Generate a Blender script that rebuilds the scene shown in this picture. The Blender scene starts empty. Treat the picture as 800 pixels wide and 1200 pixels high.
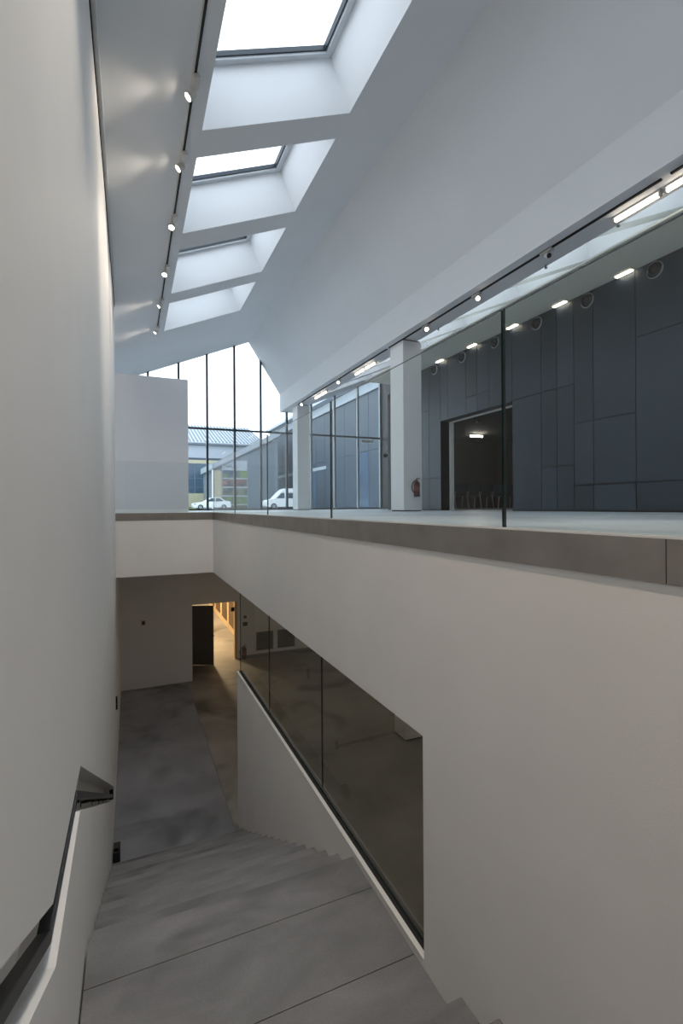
import bpy, math, random
from mathutils import Vector, Matrix
from mathutils.geometry import tessellate_polygon

# ------------------------------------------------------------------ camera, world, exposure
SC = bpy.context.scene
COL = SC.collection
LIFT = 5.40                      # eye height above the lower floor; all numbers below are relative to the eye
cam_d = bpy.data.cameras.new('camera')
cam = bpy.data.objects.new('camera', cam_d)
COL.objects.link(cam)
cam_d.sensor_fit = 'HORIZONTAL'
cam_d.sensor_width = 24.0
cam_d.lens = 24.0 * 567 / 800
cam_d.shift_y = -6.5 / 800
cam_d.clip_start = 0.02
cam_d.clip_end = 600
YAW = math.atan(247 / 567)
cam.matrix_world = (Matrix.Rotation(-YAW, 4, 'Z') @ Matrix.Rotation(math.pi / 2, 4, 'X') @ Matrix.Rotation(-0.006, 4, 'Z'))
SC.camera = cam

world = bpy.data.worlds.new('overcast_sky')
SC.world = world
world.use_nodes = True
wn = world.node_tree.nodes
wn['Background'].inputs['Color'].default_value = (0.84, 0.925, 1.03, 1)
wn['Background'].inputs['Strength'].default_value = 1.5

SC.view_settings.view_transform = 'Standard'
SC.view_settings.look = 'None'
SC.view_settings.gamma = 1.0
SC.view_settings.use_curve_mapping = False
SC.view_settings.exposure = 1.06
SC.cycles.use_denoising = True
SC.cycles.max_bounces = 14
SC.cycles.diffuse_bounces = 8
SC.cycles.transparent_max_bounces = 24
SC.cycles.sample_clamp_indirect = 6.0
SC.cycles.caustics_reflective = False
SC.cycles.caustics_refractive = False

# ------------------------------------------------------------------ materials
def new_mat(name):
    m = bpy.data.materials.new(name)
    m.use_nodes = True
    nt = m.node_tree
    return m, nt, nt.nodes['Principled BSDF']

def paint(name, col, rough=0.6, var=0.04, scale=3.0, bump=0.0, bscale=80.0, metal=0.0, spec=0.5, detail=4):
    m, nt, b = new_mat(name)
    b.inputs['Roughness'].default_value = rough
    b.inputs['Metallic'].default_value = metal
    b.inputs['Specular IOR Level'].default_value = spec
    tc = nt.nodes.new('ShaderNodeTexCoord')
    nz = nt.nodes.new('ShaderNodeTexNoise')
    nz.inputs['Scale'].default_value = scale
    nz.inputs['Detail'].default_value = detail
    nt.links.new(tc.outputs['Object'], nz.inputs['Vector'])
    rp = nt.nodes.new('ShaderNodeValToRGB')
    rp.color_ramp.elements[0].position = 0.3
    rp.color_ramp.elements[1].position = 0.7
    rp.color_ramp.elements[0].color = (*[c * (1 - var) for c in col], 1)
    rp.color_ramp.elements[1].color = (*[min(1, c * (1 + var)) for c in col], 1)
    nt.links.new(nz.outputs['Fac'], rp.inputs['Fac'])
    nt.links.new(rp.outputs['Color'], b.inputs['Base Color'])
    if bump:
        n2 = nt.nodes.new('ShaderNodeTexNoise')
        n2.inputs['Scale'].default_value = bscale
        nt.links.new(tc.outputs['Object'], n2.inputs['Vector'])
        bp = nt.nodes.new('ShaderNodeBump')
        bp.inputs['Strength'].default_value = bump
        bp.inputs['Distance'].default_value = 0.01
        nt.links.new(n2.outputs['Fac'], bp.inputs['Height'])
        nt.links.new(bp.outputs['Normal'], b.inputs['Normal'])
    return m

def concrete(name, base, rough, stain=0.5, stretch=(1, 1, 1), scale=1.2, spec=0.5, tint=None):
    """mottled power-floated concrete: broad cloudy patches, darker stains, fine grain"""
    m, nt, b = new_mat(name)
    L = nt.links
    tc = nt.nodes.new('ShaderNodeTexCoord')
    mp = nt.nodes.new('ShaderNodeMapping')
    mp.inputs['Scale'].default_value = stretch
    L.new(tc.outputs['Object'], mp.inputs['Vector'])
    def noise(s, d, dist=0.0):
        n = nt.nodes.new('ShaderNodeTexNoise')
        n.inputs['Scale'].default_value = s
        n.inputs['Detail'].default_value = d
        n.inputs['Distortion'].default_value = dist
        L.new(mp.outputs['Vector'], n.inputs['Vector'])
        return n
    def ramp(n, p0, c0, p1, c1):
        r = nt.nodes.new('ShaderNodeValToRGB')
        r.color_ramp.elements[0].position = p0
        r.color_ramp.elements[1].position = p1
        r.color_ramp.elements[0].color = (*c0, 1)
        r.color_ramp.elements[1].color = (*c1, 1)
        L.new(n.outputs['Fac'], r.inputs['Fac'])
        return r
    cloudy = ramp(noise(scale, 6, 0.4), 0.3, [c * 0.78 for c in base], 0.7, [min(1, c * 1.2) for c in base])
    dk = [1 - stain] * 3
    st = ramp(noise(scale * 0.55, 3, 0.8), 0.30, dk, 0.47, (1, 1, 1))
    gr = ramp(noise(60, 3), 0.3, (0.9,) * 3, 0.7, (1.05,) * 3)
    def mul(a, c):
        x = nt.nodes.new('ShaderNodeMix')
        x.data_type = 'RGBA'
        x.blend_type = 'MULTIPLY'
        x.inputs['Factor'].default_value = 1
        L.new(a, x.inputs[6])
        L.new(c, x.inputs[7])
        return x.outputs[2]
    out = mul(mul(cloudy.outputs['Color'], st.outputs['Color']), gr.outputs['Color'])
    if tint:
        tn = ramp(noise(scale * 0.8, 2, 0.3), 0.4, (1, 1, 1), 0.65, tint)
        out = mul(out, tn.outputs['Color'])
    L.new(out, b.inputs['Base Color'])
    b.inputs['Specular IOR Level'].default_value = spec
    rr = nt.nodes.new('ShaderNodeMapRange')
    rr.inputs['To Min'].default_value = rough - 0.08
    rr.inputs['To Max'].default_value = rough + 0.12
    n3 = noise(scale * 2, 4)
    L.new(n3.outputs['Fac'], rr.inputs['Value'])
    L.new(rr.outputs['Result'], b.inputs['Roughness'])
    bp = nt.nodes.new('ShaderNodeBump')
    bp.inputs['Strength'].default_value = 0.12
    bp.inputs['Distance'].default_value = 0.01
    n4 = noise(25, 5)
    L.new(n4.outputs['Fac'], bp.inputs['Height'])
    L.new(bp.outputs['Normal'], b.inputs['Normal'])
    return m

def glass(name, tint=(0.93, 0.97, 0.96), refl=1.0, rough=0.0, gain=1.6):
    m, nt, b = new_mat(name)
    nt.nodes.remove(b)
    out = nt.nodes['Material Output']
    tr = nt.nodes.new('ShaderNodeBsdfTransparent')
    tr.inputs['Color'].default_value = (*tint, 1)
    gl = nt.nodes.new('ShaderNodeBsdfGlossy')
    gl.inputs['Roughness'].default_value = rough
    gl.inputs['Color'].default_value = (refl, refl, refl, 1)
    fr = nt.nodes.new('ShaderNodeFresnel')
    fr.inputs['IOR'].default_value = 1.45
    mx = nt.nodes.new('ShaderNodeMixShader')
    ge = nt.nodes.new('ShaderNodeNewGeometry')
    inv = nt.nodes.new('ShaderNodeMath'); inv.operation = 'SUBTRACT'; inv.inputs[0].default_value = 1.0
    nt.links.new(ge.outputs['Backfacing'], inv.inputs[1])
    mul = nt.nodes.new('ShaderNodeMath'); mul.operation = 'MULTIPLY'      # only the face where light enters reflects
    nt.links.new(fr.outputs['Fac'], mul.inputs[0]); nt.links.new(inv.outputs[0], mul.inputs[1])
    dbl = nt.nodes.new('ShaderNodeMath'); dbl.operation = 'MULTIPLY'; dbl.use_clamp = True; dbl.inputs[1].default_value = gain
    nt.links.new(mul.outputs[0], dbl.inputs[0])
    nt.links.new(dbl.outputs[0], mx.inputs['Fac'])
    nt.links.new(tr.outputs['BSDF'], mx.inputs[1])
    nt.links.new(gl.outputs['BSDF'], mx.inputs[2])
    nt.links.new(mx.outputs['Shader'], out.inputs['Surface'])
    return m

def emit(name, col, s):
    m, nt, b = new_mat(name)
    b.inputs['Base Color'].default_value = (*col, 1)
    b.inputs['Emission Color'].default_value = (*col, 1)
    b.inputs['Emission Strength'].default_value = s
    return m

WHITE = paint('white_wall_paint', (0.87, 0.867, 0.862), 0.7, 0.015, 1.5, 0.05, 120)
CEIL = paint('white_ceiling_paint', (0.74, 0.75, 0.76), 0.75, 0.015, 1.5, 0.04, 120)
PLASTER = paint('warm_white_plaster', (0.85, 0.832, 0.812), 0.7, 0.02, 2.0, 0.05, 120)
TRIMW = paint('white_trim', (0.8, 0.8, 0.78), 0.4, 0.01)
FRAME = paint('pale_window_frame', (0.62, 0.65, 0.68), 0.4, 0.01)
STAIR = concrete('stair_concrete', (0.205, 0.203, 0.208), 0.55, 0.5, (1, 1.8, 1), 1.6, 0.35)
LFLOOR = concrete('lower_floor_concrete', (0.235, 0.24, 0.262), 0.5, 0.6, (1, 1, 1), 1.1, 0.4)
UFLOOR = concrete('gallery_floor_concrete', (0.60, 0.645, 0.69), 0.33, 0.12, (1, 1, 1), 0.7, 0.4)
STEEL = paint('brushed_bronze_steel', (0.37, 0.335, 0.305), 0.38, 0.12, 4, 0, 80, 0.85)
BLACK = paint('black_gap', (0.012, 0.012, 0.013), 0.7, 0.05)
RAILM = paint('dark_handrail_metal', (0.028, 0.030, 0.036), 0.35, 0.08, 6, 0, 80, 0.4)
MULL = paint('dark_mullion_metal', (0.035, 0.045, 0.055), 0.4, 0.05, 3, 0, 80, 0.3)
MULLG = paint('grey_mullion_metal', (0.30, 0.34, 0.36), 0.45, 0.05, 3, 0, 80, 0.3)
PANEL = paint('charcoal_panel', (0.026, 0.036, 0.050), 0.45, 0.12, 1.2, 0.015, 200, 0.0, 0.5)
def panel_mat():
    m = paint('charcoal_panel', (0.023, 0.036, 0.054), 0.42, 0.10, 1.0)
    nt = m.node_tree
    b = nt.nodes['Principled BSDF']
    src = b.inputs['Base Color'].links[0].from_socket
    oi = nt.nodes.new('ShaderNodeObjectInfo')
    mr = nt.nodes.new('ShaderNodeMapRange'); mr.inputs['To Min'].default_value = .72; mr.inputs['To Max'].default_value = 1.3
    nt.links.new(oi.outputs['Random'], mr.inputs['Value'])
    vm = nt.nodes.new('ShaderNodeVectorMath'); vm.operation = 'SCALE'
    nt.links.new(src, vm.inputs[0]); nt.links.new(mr.outputs['Result'], vm.inputs['Scale'])
    nt.links.new(vm.outputs['Vector'], b.inputs['Base Color'])
    return m
PANEL = panel_mat()
REVEAL = paint('charcoal_reveal', (0.02, 0.024, 0.03), 0.5, 0.1)
GLASS = glass('clear_window_glass', (0.95, 0.98, 0.98))
SKYG = glass('skylight_glass', (0.97, 0.985, 0.99))
BGLASS = glass('balustrade_glass', (0.94, 0.965, 0.955), gain=1.0)
PGLASS = glass('partition_glass', (0.92, 0.945, 0.93), gain=0.6)
GEDGE = paint('glass_edge', (0.015, 0.03, 0.028), 0.2, 0.05)
LAMPW = emit('warm_lamp_face', (1.0, 0.86, 0.68), 14)
TUBE = emit('warm_tube', (1.0, 0.87, 0.70), 4)
FIXW = paint('fixture_white', (0.62, 0.6, 0.57), 0.4, 0.02)
FIXG = paint('fixture_grey', (0.32, 0.34, 0.36), 0.35, 0.02, 3, 0, 80, 0.6)
NOZR = paint('nozzle_ring_metal', (0.36, 0.40, 0.44), 0.3, 0.02, 3, 0, 80, 0.75)
NOZB = paint('nozzle_ball_metal', (0.03, 0.035, 0.04), 0.25, 0.02, 3, 0, 80, 0.5)
RED = paint('extinguisher_red', (0.085, 0.008, 0.012), 0.35, 0.05)
RUB = paint('black_rubber', (0.012, 0.012, 0.013), 0.5, 0.05)
BRASS = paint('brass', (0.32, 0.22, 0.09), 0.35, 0.05, 3, 0, 80, 0.9)
PAPER = paint('paper_label', (0.62, 0.58, 0.52), 0.7, 0.03)
CHROME = paint('chrome', (0.75, 0.76, 0.78), 0.18, 0.02, 3, 0, 80, 1.0)
LEGM = paint('pale_leg_metal', (0.8, 0.8, 0.8), 0.35, 0.02)
ROOML = emit('room_tube', (1.0, 0.9, 0.78), 30)
SEATB = paint('black_seat', (0.06, 0.085, 0.12), 0.5, 0.1)
ROOMW = paint('dark_room_paint', (0.06, 0.058, 0.054), 0.8, 0.04)
CREAM = paint('cream_paint', (0.62, 0.5, 0.33), 0.6, 0.03)
BROWN = paint('brown_timber', (0.09, 0.055, 0.025), 0.5, 0.25, 5)
DOORM = paint('dark_door_paint', (0.11, 0.10, 0.09), 0.5, 0.05)
VENTM = paint('vent_grey', (0.22, 0.22, 0.21), 0.5, 0.04)
ASPH = concrete('asphalt', (0.30, 0.31, 0.32), 0.8, 0.2, (1, 1, 1), 0.3, 0.2)
GRASS = paint('grass', (0.20, 0.25, 0.09), 0.9, 0.3, 2)
CARW = paint('white_car_paint', (0.8, 0.82, 0.84), 0.25, 0.01)
CARG = paint('car_glass', (0.05, 0.09, 0.12), 0.1, 0.05)
ROOFM = paint('pale_metal_roof', (0.42, 0.46, 0.51), 0.5, 0.06, 1)
FACP = paint('pale_blue_cladding', (0.36, 0.40, 0.46), 0.6, 0.04, 0.4)
FACC = paint('cream_cladding', (0.45, 0.41, 0.30), 0.7, 0.05, 0.4)
FACG = paint('grey_cladding', (0.16, 0.20, 0.24), 0.6, 0.05, 0.4)
WINGM = paint('slate_cladding', (0.045, 0.068, 0.10), 0.5, 0.08, 0.5)
BLUEG = paint('blue_glazing', (0.06, 0.10, 0.16), 0.15, 0.15, 0.6)
PHOTO = []
for i, (a, b_) in enumerate([((0.05, 0.07, 0.16), (0.15, 0.22, 0.08)), ((0.04, 0.045, 0.06), (0.26, 0.13, 0.12)), ((0.16, 0.18, 0.13), (0.05, 0.07, 0.09)),
                             ((0.14, 0.22, 0.06), (0.13, 0.14, 0.14)), ((0.05, 0.055, 0.06), (0.2, 0.17, 0.1))]):
    m, nt, bs = new_mat('landscape_photo')
    tc = nt.nodes.new('ShaderNodeTexCoord'); nz = nt.nodes.new('ShaderNodeTexNoise'); rp = nt.nodes.new('ShaderNodeValToRGB')
    nz.inputs['Scale'].default_value = 0.55; nz.inputs['Detail'].default_value = 3; nz.inputs['Distortion'].default_value = 0.5 + i
    rp.color_ramp.elements[0].position = 0.42; rp.color_ramp.elements[1].position = 0.58
    rp.color_ramp.elements[0].color = (*a, 1); rp.color_ramp.elements[1].color = (*b_, 1)
    nt.links.new(tc.outputs['Object'], nz.inputs['Vector']); nt.links.new(nz.outputs['Fac'], rp.inputs['Fac']); nt.links.new(rp.outputs['Color'], bs.inputs['Base Color'])
    PHOTO.append(m)

# ------------------------------------------------------------------ mesh helpers
class MB:
    def __init__(self):
        self.v, self.f, self.mi, self.sm = [], [], [], []
    def add(self, vs, fs, mi=0, smooth=False):
        o = len(self.v)
        self.v += [tuple(p) for p in vs]
        for k, f in enumerate(fs):
            self.f.append([i + o for i in f])
            self.mi.append(mi[k] if isinstance(mi, (list, tuple)) else mi)
            self.sm.append(smooth)
        return self
    def box(self, x0, x1, y0, y1, z0, z1, T=None, mi=0):
        vs = [(x, y, z) for x in (x0, x1) for y in (y0, y1) for z in (z0, z1)]
        if T: vs = [T(*p) for p in vs]
        return self.add(vs, [(0, 1, 3, 2), (4, 6, 7, 5), (0, 4, 5, 1), (2, 3, 7, 6), (0, 2, 6, 4), (1, 5, 7, 3)], mi)
    def prism(self, poly, a0, a1, axis='x', mi=0):
        """extrude a 2D outline; axis x: outline in (y,z), y: in (x,z), z: in (x,y)"""
        P = {'x': lambda p, a: (a, p[0], p[1]), 'y': lambda p, a: (p[0], a, p[1]), 'z': lambda p, a: (p[0], p[1], a)}[axis]
        n = len(poly)
        vs = [P(p, a0) for p in poly] + [P(p, a1) for p in poly]
        tri = tessellate_polygon([[Vector((p[0], p[1], 0)) for p in poly]])
        fs = [tuple(t) for t in tri] + [tuple(i + n for i in reversed(t)) for t in tri]
        fs += [(i, (i + 1) % n, n + (i + 1) % n, n + i) for i in range(n)]
        return self.add(vs, fs, mi)
    def cyl(self, p0, p1, r0, r1=None, n=16, caps=True, smooth=True, mi=0):
        r1 = r0 if r1 is None else r1
        p0, p1 = Vector(p0), Vector(p1)
        d = (p1 - p0).normalized()
        a = d.orthogonal().normalized(); b = d.cross(a)
        vs = []
        for p, r in ((p0, r0), (p1, r1)):
            vs += [p + (a * math.cos(2 * math.pi * i / n) + b * math.sin(2 * math.pi * i / n)) * r for i in range(n)]
        self.add(vs, [(i, (i + 1) % n, n + (i + 1) % n, n + i) for i in range(n)], mi, smooth)
        if caps: self.add(vs, [tuple(range(n - 1, -1, -1)), tuple(range(n, 2 * n))], mi)
        return self
    def lathe(self, prof, origin=(0, 0, 0), axis=(0, 0, 1), n=20, mi=0):
        o = Vector(origin); d = Vector(axis).normalized(); a = d.orthogonal().normalized(); b = d.cross(a)
        vs, fs = [], []
        for r, h in prof:
            vs += [o + d * h + (a * math.cos(2 * math.pi * i / n) + b * math.sin(2 * math.pi * i / n)) * max(r, 1e-4) for i in range(n)]
        for k in range(len(prof) - 1):
            fs += [(k * n + i, k * n + (i + 1) % n, (k + 1) * n + (i + 1) % n, (k + 1) * n + i) for i in range(n)]
        return self.add(vs, fs, mi, True)
    def tube(self, pts, r, n=8, mi=0):
        pts = [Vector(p) for p in pts]
        vs, fs = [], []
        up = Vector((0.3, 0.2, 0.93))
        for k, p in enumerate(pts):
            d = (pts[min(k + 1, len(pts) - 1)] - pts[max(k - 1, 0)]).normalized()
            a = d.cross(up).normalized(); b = d.cross(a)
            vs += [p + (a * math.cos(2 * math.pi * i / n) + b * math.sin(2 * math.pi * i / n)) * r for i in range(n)]
        for k in range(len(pts) - 1):
            fs += [(k * n + i, k * n + (i + 1) % n, (k + 1) * n + (i + 1) % n, (k + 1) * n + i) for i in range(n)]
        fs += [tuple(range(n - 1, -1, -1)), tuple((len(pts) - 1) * n + i for i in range(n))]
        return self.add(vs, fs, mi, True)
    def build(self, name, mat, parent=None, loc=None, bevel=0.0):
        if loc is None and parent is not None: loc = parent.get('_loc', (0, 0, 0))
        loc = Vector(loc or (0, 0, 0))
        me = bpy.data.meshes.new(name)
        me.from_pydata([tuple(Vector(p) - loc) for p in self.v], [], self.f)
        for i, p in enumerate(me.polygons):
            p.use_smooth = self.sm[i]
            p.material_index = self.mi[i]
        for m in (mat if isinstance(mat, (list, tuple)) else [mat]):
            me.materials.append(m)
        me.validate(); me.update()
        import bmesh
        bm = bmesh.new(); bm.from_mesh(me)
        bmesh.ops.remove_doubles(bm, verts=bm.verts, dist=1e-6)
        bmesh.ops.recalc_face_normals(bm, faces=bm.faces)
        bm.to_mesh(me); bm.free()
        o = bpy.data.objects.new(name, me)
        COL.objects.link(o)
        if parent is None: o.location = loc
        else: o.parent = parent
        if bevel:
            md = o.modifiers.new('bevel', 'BEVEL'); md.width = bevel; md.segments = 2; md.limit_method = 'ANGLE'
        return o

def tag(o, label, cat, group=None, kind=None):
    o['label'] = label
    if cat: o['category'] = cat
    if group: o['group'] = group
    if kind: o['kind'] = kind
    return o

def thing(name, label, cat, loc, group=None, kind=None):
    o = bpy.data.objects.new(name, None)
    COL.objects.link(o)
    o.empty_display_size = 0.1
    o.location = loc
    o['_loc'] = tuple(loc)
    return tag(o, label, cat, group, kind)

def copy_tree(o, parent=None):
    c = o.copy(); COL.objects.link(c); c.parent = parent
    for ch in [x for x in COL.objects if x.parent == o]:
        copy_tree(ch, c)
    return c

# ------------------------------------------------------------------ key dimensions (metres, eye-relative)
XL = -0.285            # left wall face
XR = 1.65              # edge of the gallery and stair wall
XBK = 10.85            # far end of the void
YG = 17.3              # gable glazing
ZF = -0.112            # gallery floor
ZS = -1.425            # ceiling of the lower storey
ZL = -5.40             # lower floor
ZLAND = -2.865         # stair landing
YB = -7.0              # back of the hall
M1, Z0 = 0.427, 4.28   # roof slope of the near bay
XRIDGE = 3.94
K = math.sqrt(1 + M1 * M1)
def roof(x): return Z0 + M1 * x
def slope_frame(x0, z0):
    def T(u, v, w):    # u along the slope (given as horizontal distance), v along the hall, w up the normal
        return (x0 + u - M1 * w / K, v, z0 + M1 * u + w / K)
    return T
T1 = slope_frame(0.0, Z0)

# ------------------------------------------------------------------ setting: floors
m = MB()
m.box(XR, 16, YB, YG, ZF - 0.05, ZF)
m.box(-1.2, XR, XBK, YG, ZF - 0.05, ZF)
m.box(XL, XR, YB, -2.625, ZF - 0.05, ZF)
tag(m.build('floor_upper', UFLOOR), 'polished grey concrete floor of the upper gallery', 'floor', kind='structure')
m = MB()
m.box(XR + 0.10, 16, YB, YG + .3, ZS, ZF - 0.052)
m.box(-1.2, XR + .10, XBK + 0.2, YG + .3, ZS, ZF - 0.052)
tag(m.build('ceiling_lower', WHITE), 'flat ceiling of the dark lower storey', 'ceiling', kind='structure')
tag(MB().box(1.585, 10, -3, 34, ZL - 0.2, ZL - .0005).build('floor_lower_room', concrete('lower_room_concrete', (0.28, 0.268, 0.248), 0.5, 0.6, (1, 1, 1), 0.9, 0.4)), 'brownish stained concrete floor of the lower room and doorway', 'floor', kind='structure')
m = MB().box(-1.2, 1.58, -3, 34, ZL - 0.2, ZL)
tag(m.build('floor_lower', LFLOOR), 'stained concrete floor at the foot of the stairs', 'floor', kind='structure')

# left wall with the sloping handrail niche cut into it
YE = XBK
niche_top = [(-2.2, 0.925), (2.18, -1.540), (3.306, -1.555), (8.92, -4.64)]
niche_bot = [(8.92, -4.885), (3.262, -1.800), (2.24, -1.838), (-2.2, 0.655)]
hole = niche_top + niche_bot
ztop = roof(XL) + 0.02
outer = [(YB, ZL), (YE, ZL), (YE, ztop), (YB, ztop)]
m = MB()
allp = outer + hole
tri = tessellate_polygon([[Vector((p[0], p[1], 0)) for p in outer], [Vector((p[0], p[1], 0)) for p in hole]])
m.add([(XL, p[0], p[1]) for p in allp], [tuple(t) for t in tri])
ND = 0.15
n = len(hole)
m.add([(XL, p[0], p[1]) for p in hole] + [(XL - ND, p[0], p[1]) for p in hole], [(i, (i + 1) % n, n + (i + 1) % n, n + i) for i in range(n)])
tri = tessellate_polygon([[Vector((p[0], p[1], 0)) for p in hole]])
m.add([(XL - ND, p[0], p[1]) for p in hole], [tuple(t) for t in tri])
m.add([(XL - .35, p[0], p[1]) for p in outer], [(0, 1, 2, 3)])
m.add([(XL, p[0], p[1]) for p in outer] + [(XL - .35, p[0], p[1]) for p in outer], [(i, (i + 1) % 4, 4 + (i + 1) % 4, 4 + i) for i in range(4)])
wl = m.build('wall_left', WHITE)
tag(wl, 'tall white wall on the left with a sloping handrail niche', 'wall', kind='structure')
# wall of the lower storey that carries on under the gallery, and the set-back upper wall
m = MB().box(XL - .35, XL, YE, 15.65, ZL, ZS)
tag(m.build('wall_under_gallery', WHITE), 'left wall continuing in the shade under the gallery', 'wall', kind='structure')
m = MB().box(-1.4, -1.2, YE - .3, YG, ZF, roof(-1.2) + .1)
tag(m.build('wall_setback', WHITE), 'set-back wall behind the white partition', 'wall', kind='structure')
# cornice strip along the top of the left wall
m = MB()
m.box(XL, XL + 0.045, YB, YE + .02, roof(XL) - 0.03, roof(XL) + .03)
tag(m.build('trim_1', TRIMW), 'thin pale strip along the top of the left wall', 'trim', kind='structure')
m = MB()
m.box(XL, XL + 0.008, YB, YE, roof(XL) - 0.085, roof(XL) - 0.031)
tag(m.build('trim_2', BLACK), 'dark shadow gap under the pale strip of the left wall', 'trim', kind='structure')

# stair wall / gallery edge on the right, one outline with the glazed opening
out = [(YB, ZF - .052), (XBK + .2, ZF - .052), (XBK + .2, ZS), (2.55, ZS), (2.55, -2.82), (8.3, -2.82), (8.3, ZL), (YB, ZL)]
m = MB().prism(out, XR, XR + 0.10, 'x')
tag(m.build('wall_right', PLASTER), 'smooth white stair wall below the gallery with a long glazed opening', 'wall', kind='structure')
m = MB().box(XL - .35, XR, XBK, XBK + .2, ZS, ZF - .052)
tag(m.build('wall_end', PLASTER), 'white edge of the gallery floor across the end of the void', 'wall', kind='structure')

# lower storey walls
m = MB().box(-0.7, 1.735, 15.65, YG, ZL, ZS)
tag(m.build('wall_block', WHITE), 'white wall block in the shade at the end of the lower hall', 'wall', kind='structure')
DX0, DX1, DZ = 1.78, 3.46, -3.36
m = MB()
m.box(1.735, DX0, YG, YG + .2, ZL, ZS)
m.box(DX0, DX1, YG, YG + .2, DZ, ZS)
m.box(DX1, 9.2, YG, YG + .2, ZL, ZS)
tag(m.build('wall_lower_end', WHITE), 'far wall of the lower hall with the corridor doorway and two grilles', 'wall', kind='structure')
m = MB().box(9.0, 9.2, -3, YG, ZL, ZS)
tag(m.build('wall_lower_right', WHITE), 'right wall of the lower room behind the glass', 'wall', kind='structure')
m = MB().box(1.9, 9.2, -3.2, -3, ZL, ZS)
tag(m.build('wall_lower_back', WHITE), 'back wall of the lower room behind the glass', 'wall', kind='structure')
m = MB().box(3.62, 9.0, YG - .012, YG, ZL, ZL + .08)
tag(m.build('baseboard_lower', paint('grey_skirting', (0.3, 0.29, 0.27), .5)), 'pale skirting below the two wall grilles', 'baseboard', kind='structure')

# back of the hall behind the camera
m = MB().box(-1.4, 16, YB - .2, YB, ZL, 6.4)
tag(m.build('wall_back', WHITE), 'white back wall of the hall', 'wall', kind='structure')

# ------------------------------------------------------------------ setting: roof of the near bay with its skylights
SKY1 = [(-3.21, -1.28), (-0.74, 1.19), (1.73, 3.66), (4.20, 6.13), (6.64, 8.57), (9.14, 11.08), (11.62, 13.50)]
U0, U1 = 0.83, 2.83
TH = 0.85
m = MB()
m.box(-1.6, U0, YB, YG + .1, 0, TH, T1)
m.box(U1, XRIDGE + .3, YB, YG + .1, 0, TH, T1)
prev = YB
for a, b in SKY1 + [(YG + .1, None)]:
    m.box(U0, U1, prev, a, 0, TH, T1)
    prev = b
tag(m.build('ceiling', CEIL), 'white sloping ceiling pierced by a row of skylight shafts', 'ceiling', kind='structure')
# the steep plane from the ridge down to the valley beam
m = MB()
zr = roof(XRIDGE)
m.prism([(XRIDGE, zr), (5.1, 4.165), (5.4, 4.165), (5.4, 4.5), (XRIDGE + .35, zr + .3)], YB, YG + .1, 'y')
tag(m.build('ceiling_slope', CEIL), 'steep white ceiling plane falling from the ridge to the beam', 'ceiling', kind='structure')
m = MB().box(5.1, 5.63, YB, YG + .1, 3.52, 4.165)
tag(m.build('trim_3', CEIL), 'long white valley beam carried by the square columns', 'beam', kind='structure')

# far bay beyond the beam
X2, Z2 = 5.63, 3.60
T2 = slope_frame(X2, Z2)
SKY2 = [(-4.20 + 1.75 * k + 0.0, -4.20 + 1.75 * k + 1.40) for k in range(12)]
SKY2 = [(4.85 + 1.75 * k, 4.85 + 1.75 * k + 1.40) for k in range(-5, 6)]
m = MB()
m.box(0, 0.05, YB, YG + .1, 0, TH, T2)
m.box(2.05, 4.2, YB, YG + .1, 0, TH, T2)
prev = YB
for a, b in SKY2 + [(YG + .1, None)]:
    m.box(0.05, 2.05, prev, a, 0, TH, T2)
    prev = b
tag(m.build('ceiling_second_bay', CEIL), 'white sloping ceiling of the second bay seen beyond the beam', 'ceiling', kind='structure')
m = MB()
m.box(6.09, 7.5, YB, 12.3, 3.53, 3.56)
m.box(7.5, 15.2, YB, 12.3, 3.53, 3.68)
m.box(9.5, 15.2, 12.3, YG - .1, 3.53, 3.68)
tag(m.build('ceiling_soffit', paint('soffit_paint', (0.76, 0.76, 0.68), .7, .02)), 'flat soffit above the charcoal panel wall', 'ceiling', kind='structure')
m = MB()
m.box(9.75, 9.95, YB, YG, 3.5, 6.2)
m.box(9.30, 9.50, 13.6, YG, ZF, 5.2)
tag(m.build('wall_recess', REVEAL), 'dark wall of the recess behind the front column', 'wall', kind='structure')

# skylight windows
def skylight(k, T, u0, u1, a, b, label, first):
    r = thing('window_%d' % k, label, 'window', T((u0 + u1) / 2, (a + b) / 2, 0), kind='structure')
    f, g = MB(), MB()
    w = 0.085
    for (p0, p1, q0, q1) in ((u0, u1, a, a + w), (u0, u1, b - w, b), (u0, u0 + w, a + w, b - w), (u1 - w, u1, a + w, b - w)):
        f.box(p0, p1, q0, q1, TH - .13, TH - .03, T)
    g2 = 0.022
    U_0, U_1, A, B = u0 + w, u1 - w, a + w, b - w
    for (p0, p1, q0, q1) in ((U_0, U_1, A, A + g2), (U_0, U_1, B - g2, B), (U_0, U_0 + g2, A + g2, B - g2), (U_1 - g2, U_1, A + g2, B - g2)):
        g.box(p0, p1, q0, q1, TH - .10, TH - .04, T)
    f.build('window_frame', FRAME, r)
    g.build('gasket', MULL, r)
    MB().box(U_0 + .001, U_1 - .001, A + .001, B - .001, TH - .07, TH - .055, T).build('pane', SKYG, r)
wk = 2
ordn = ['first', 'second', 'third', 'fourth', 'fifth', 'sixth', 'seventh', 'eighth', 'ninth', 'tenth', 'eleventh', 'twelfth']
lab1 = {3: 'largest skylight, nearest in view, in the sloping ceiling on the left', 4: 'second skylight in view along the sloping left ceiling',
        5: 'third skylight in view along the sloping left ceiling', 6: 'farthest skylight along the sloping left ceiling, before the gable'}
for i, (a, b) in enumerate(SKY1):
    skylight(wk, T1, U0, U1, a, b, lab1.get(i, 'skylight overhead in the left ceiling, %s from the back wall' % ordn[i]), i == 0)
    wk += 1
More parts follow.
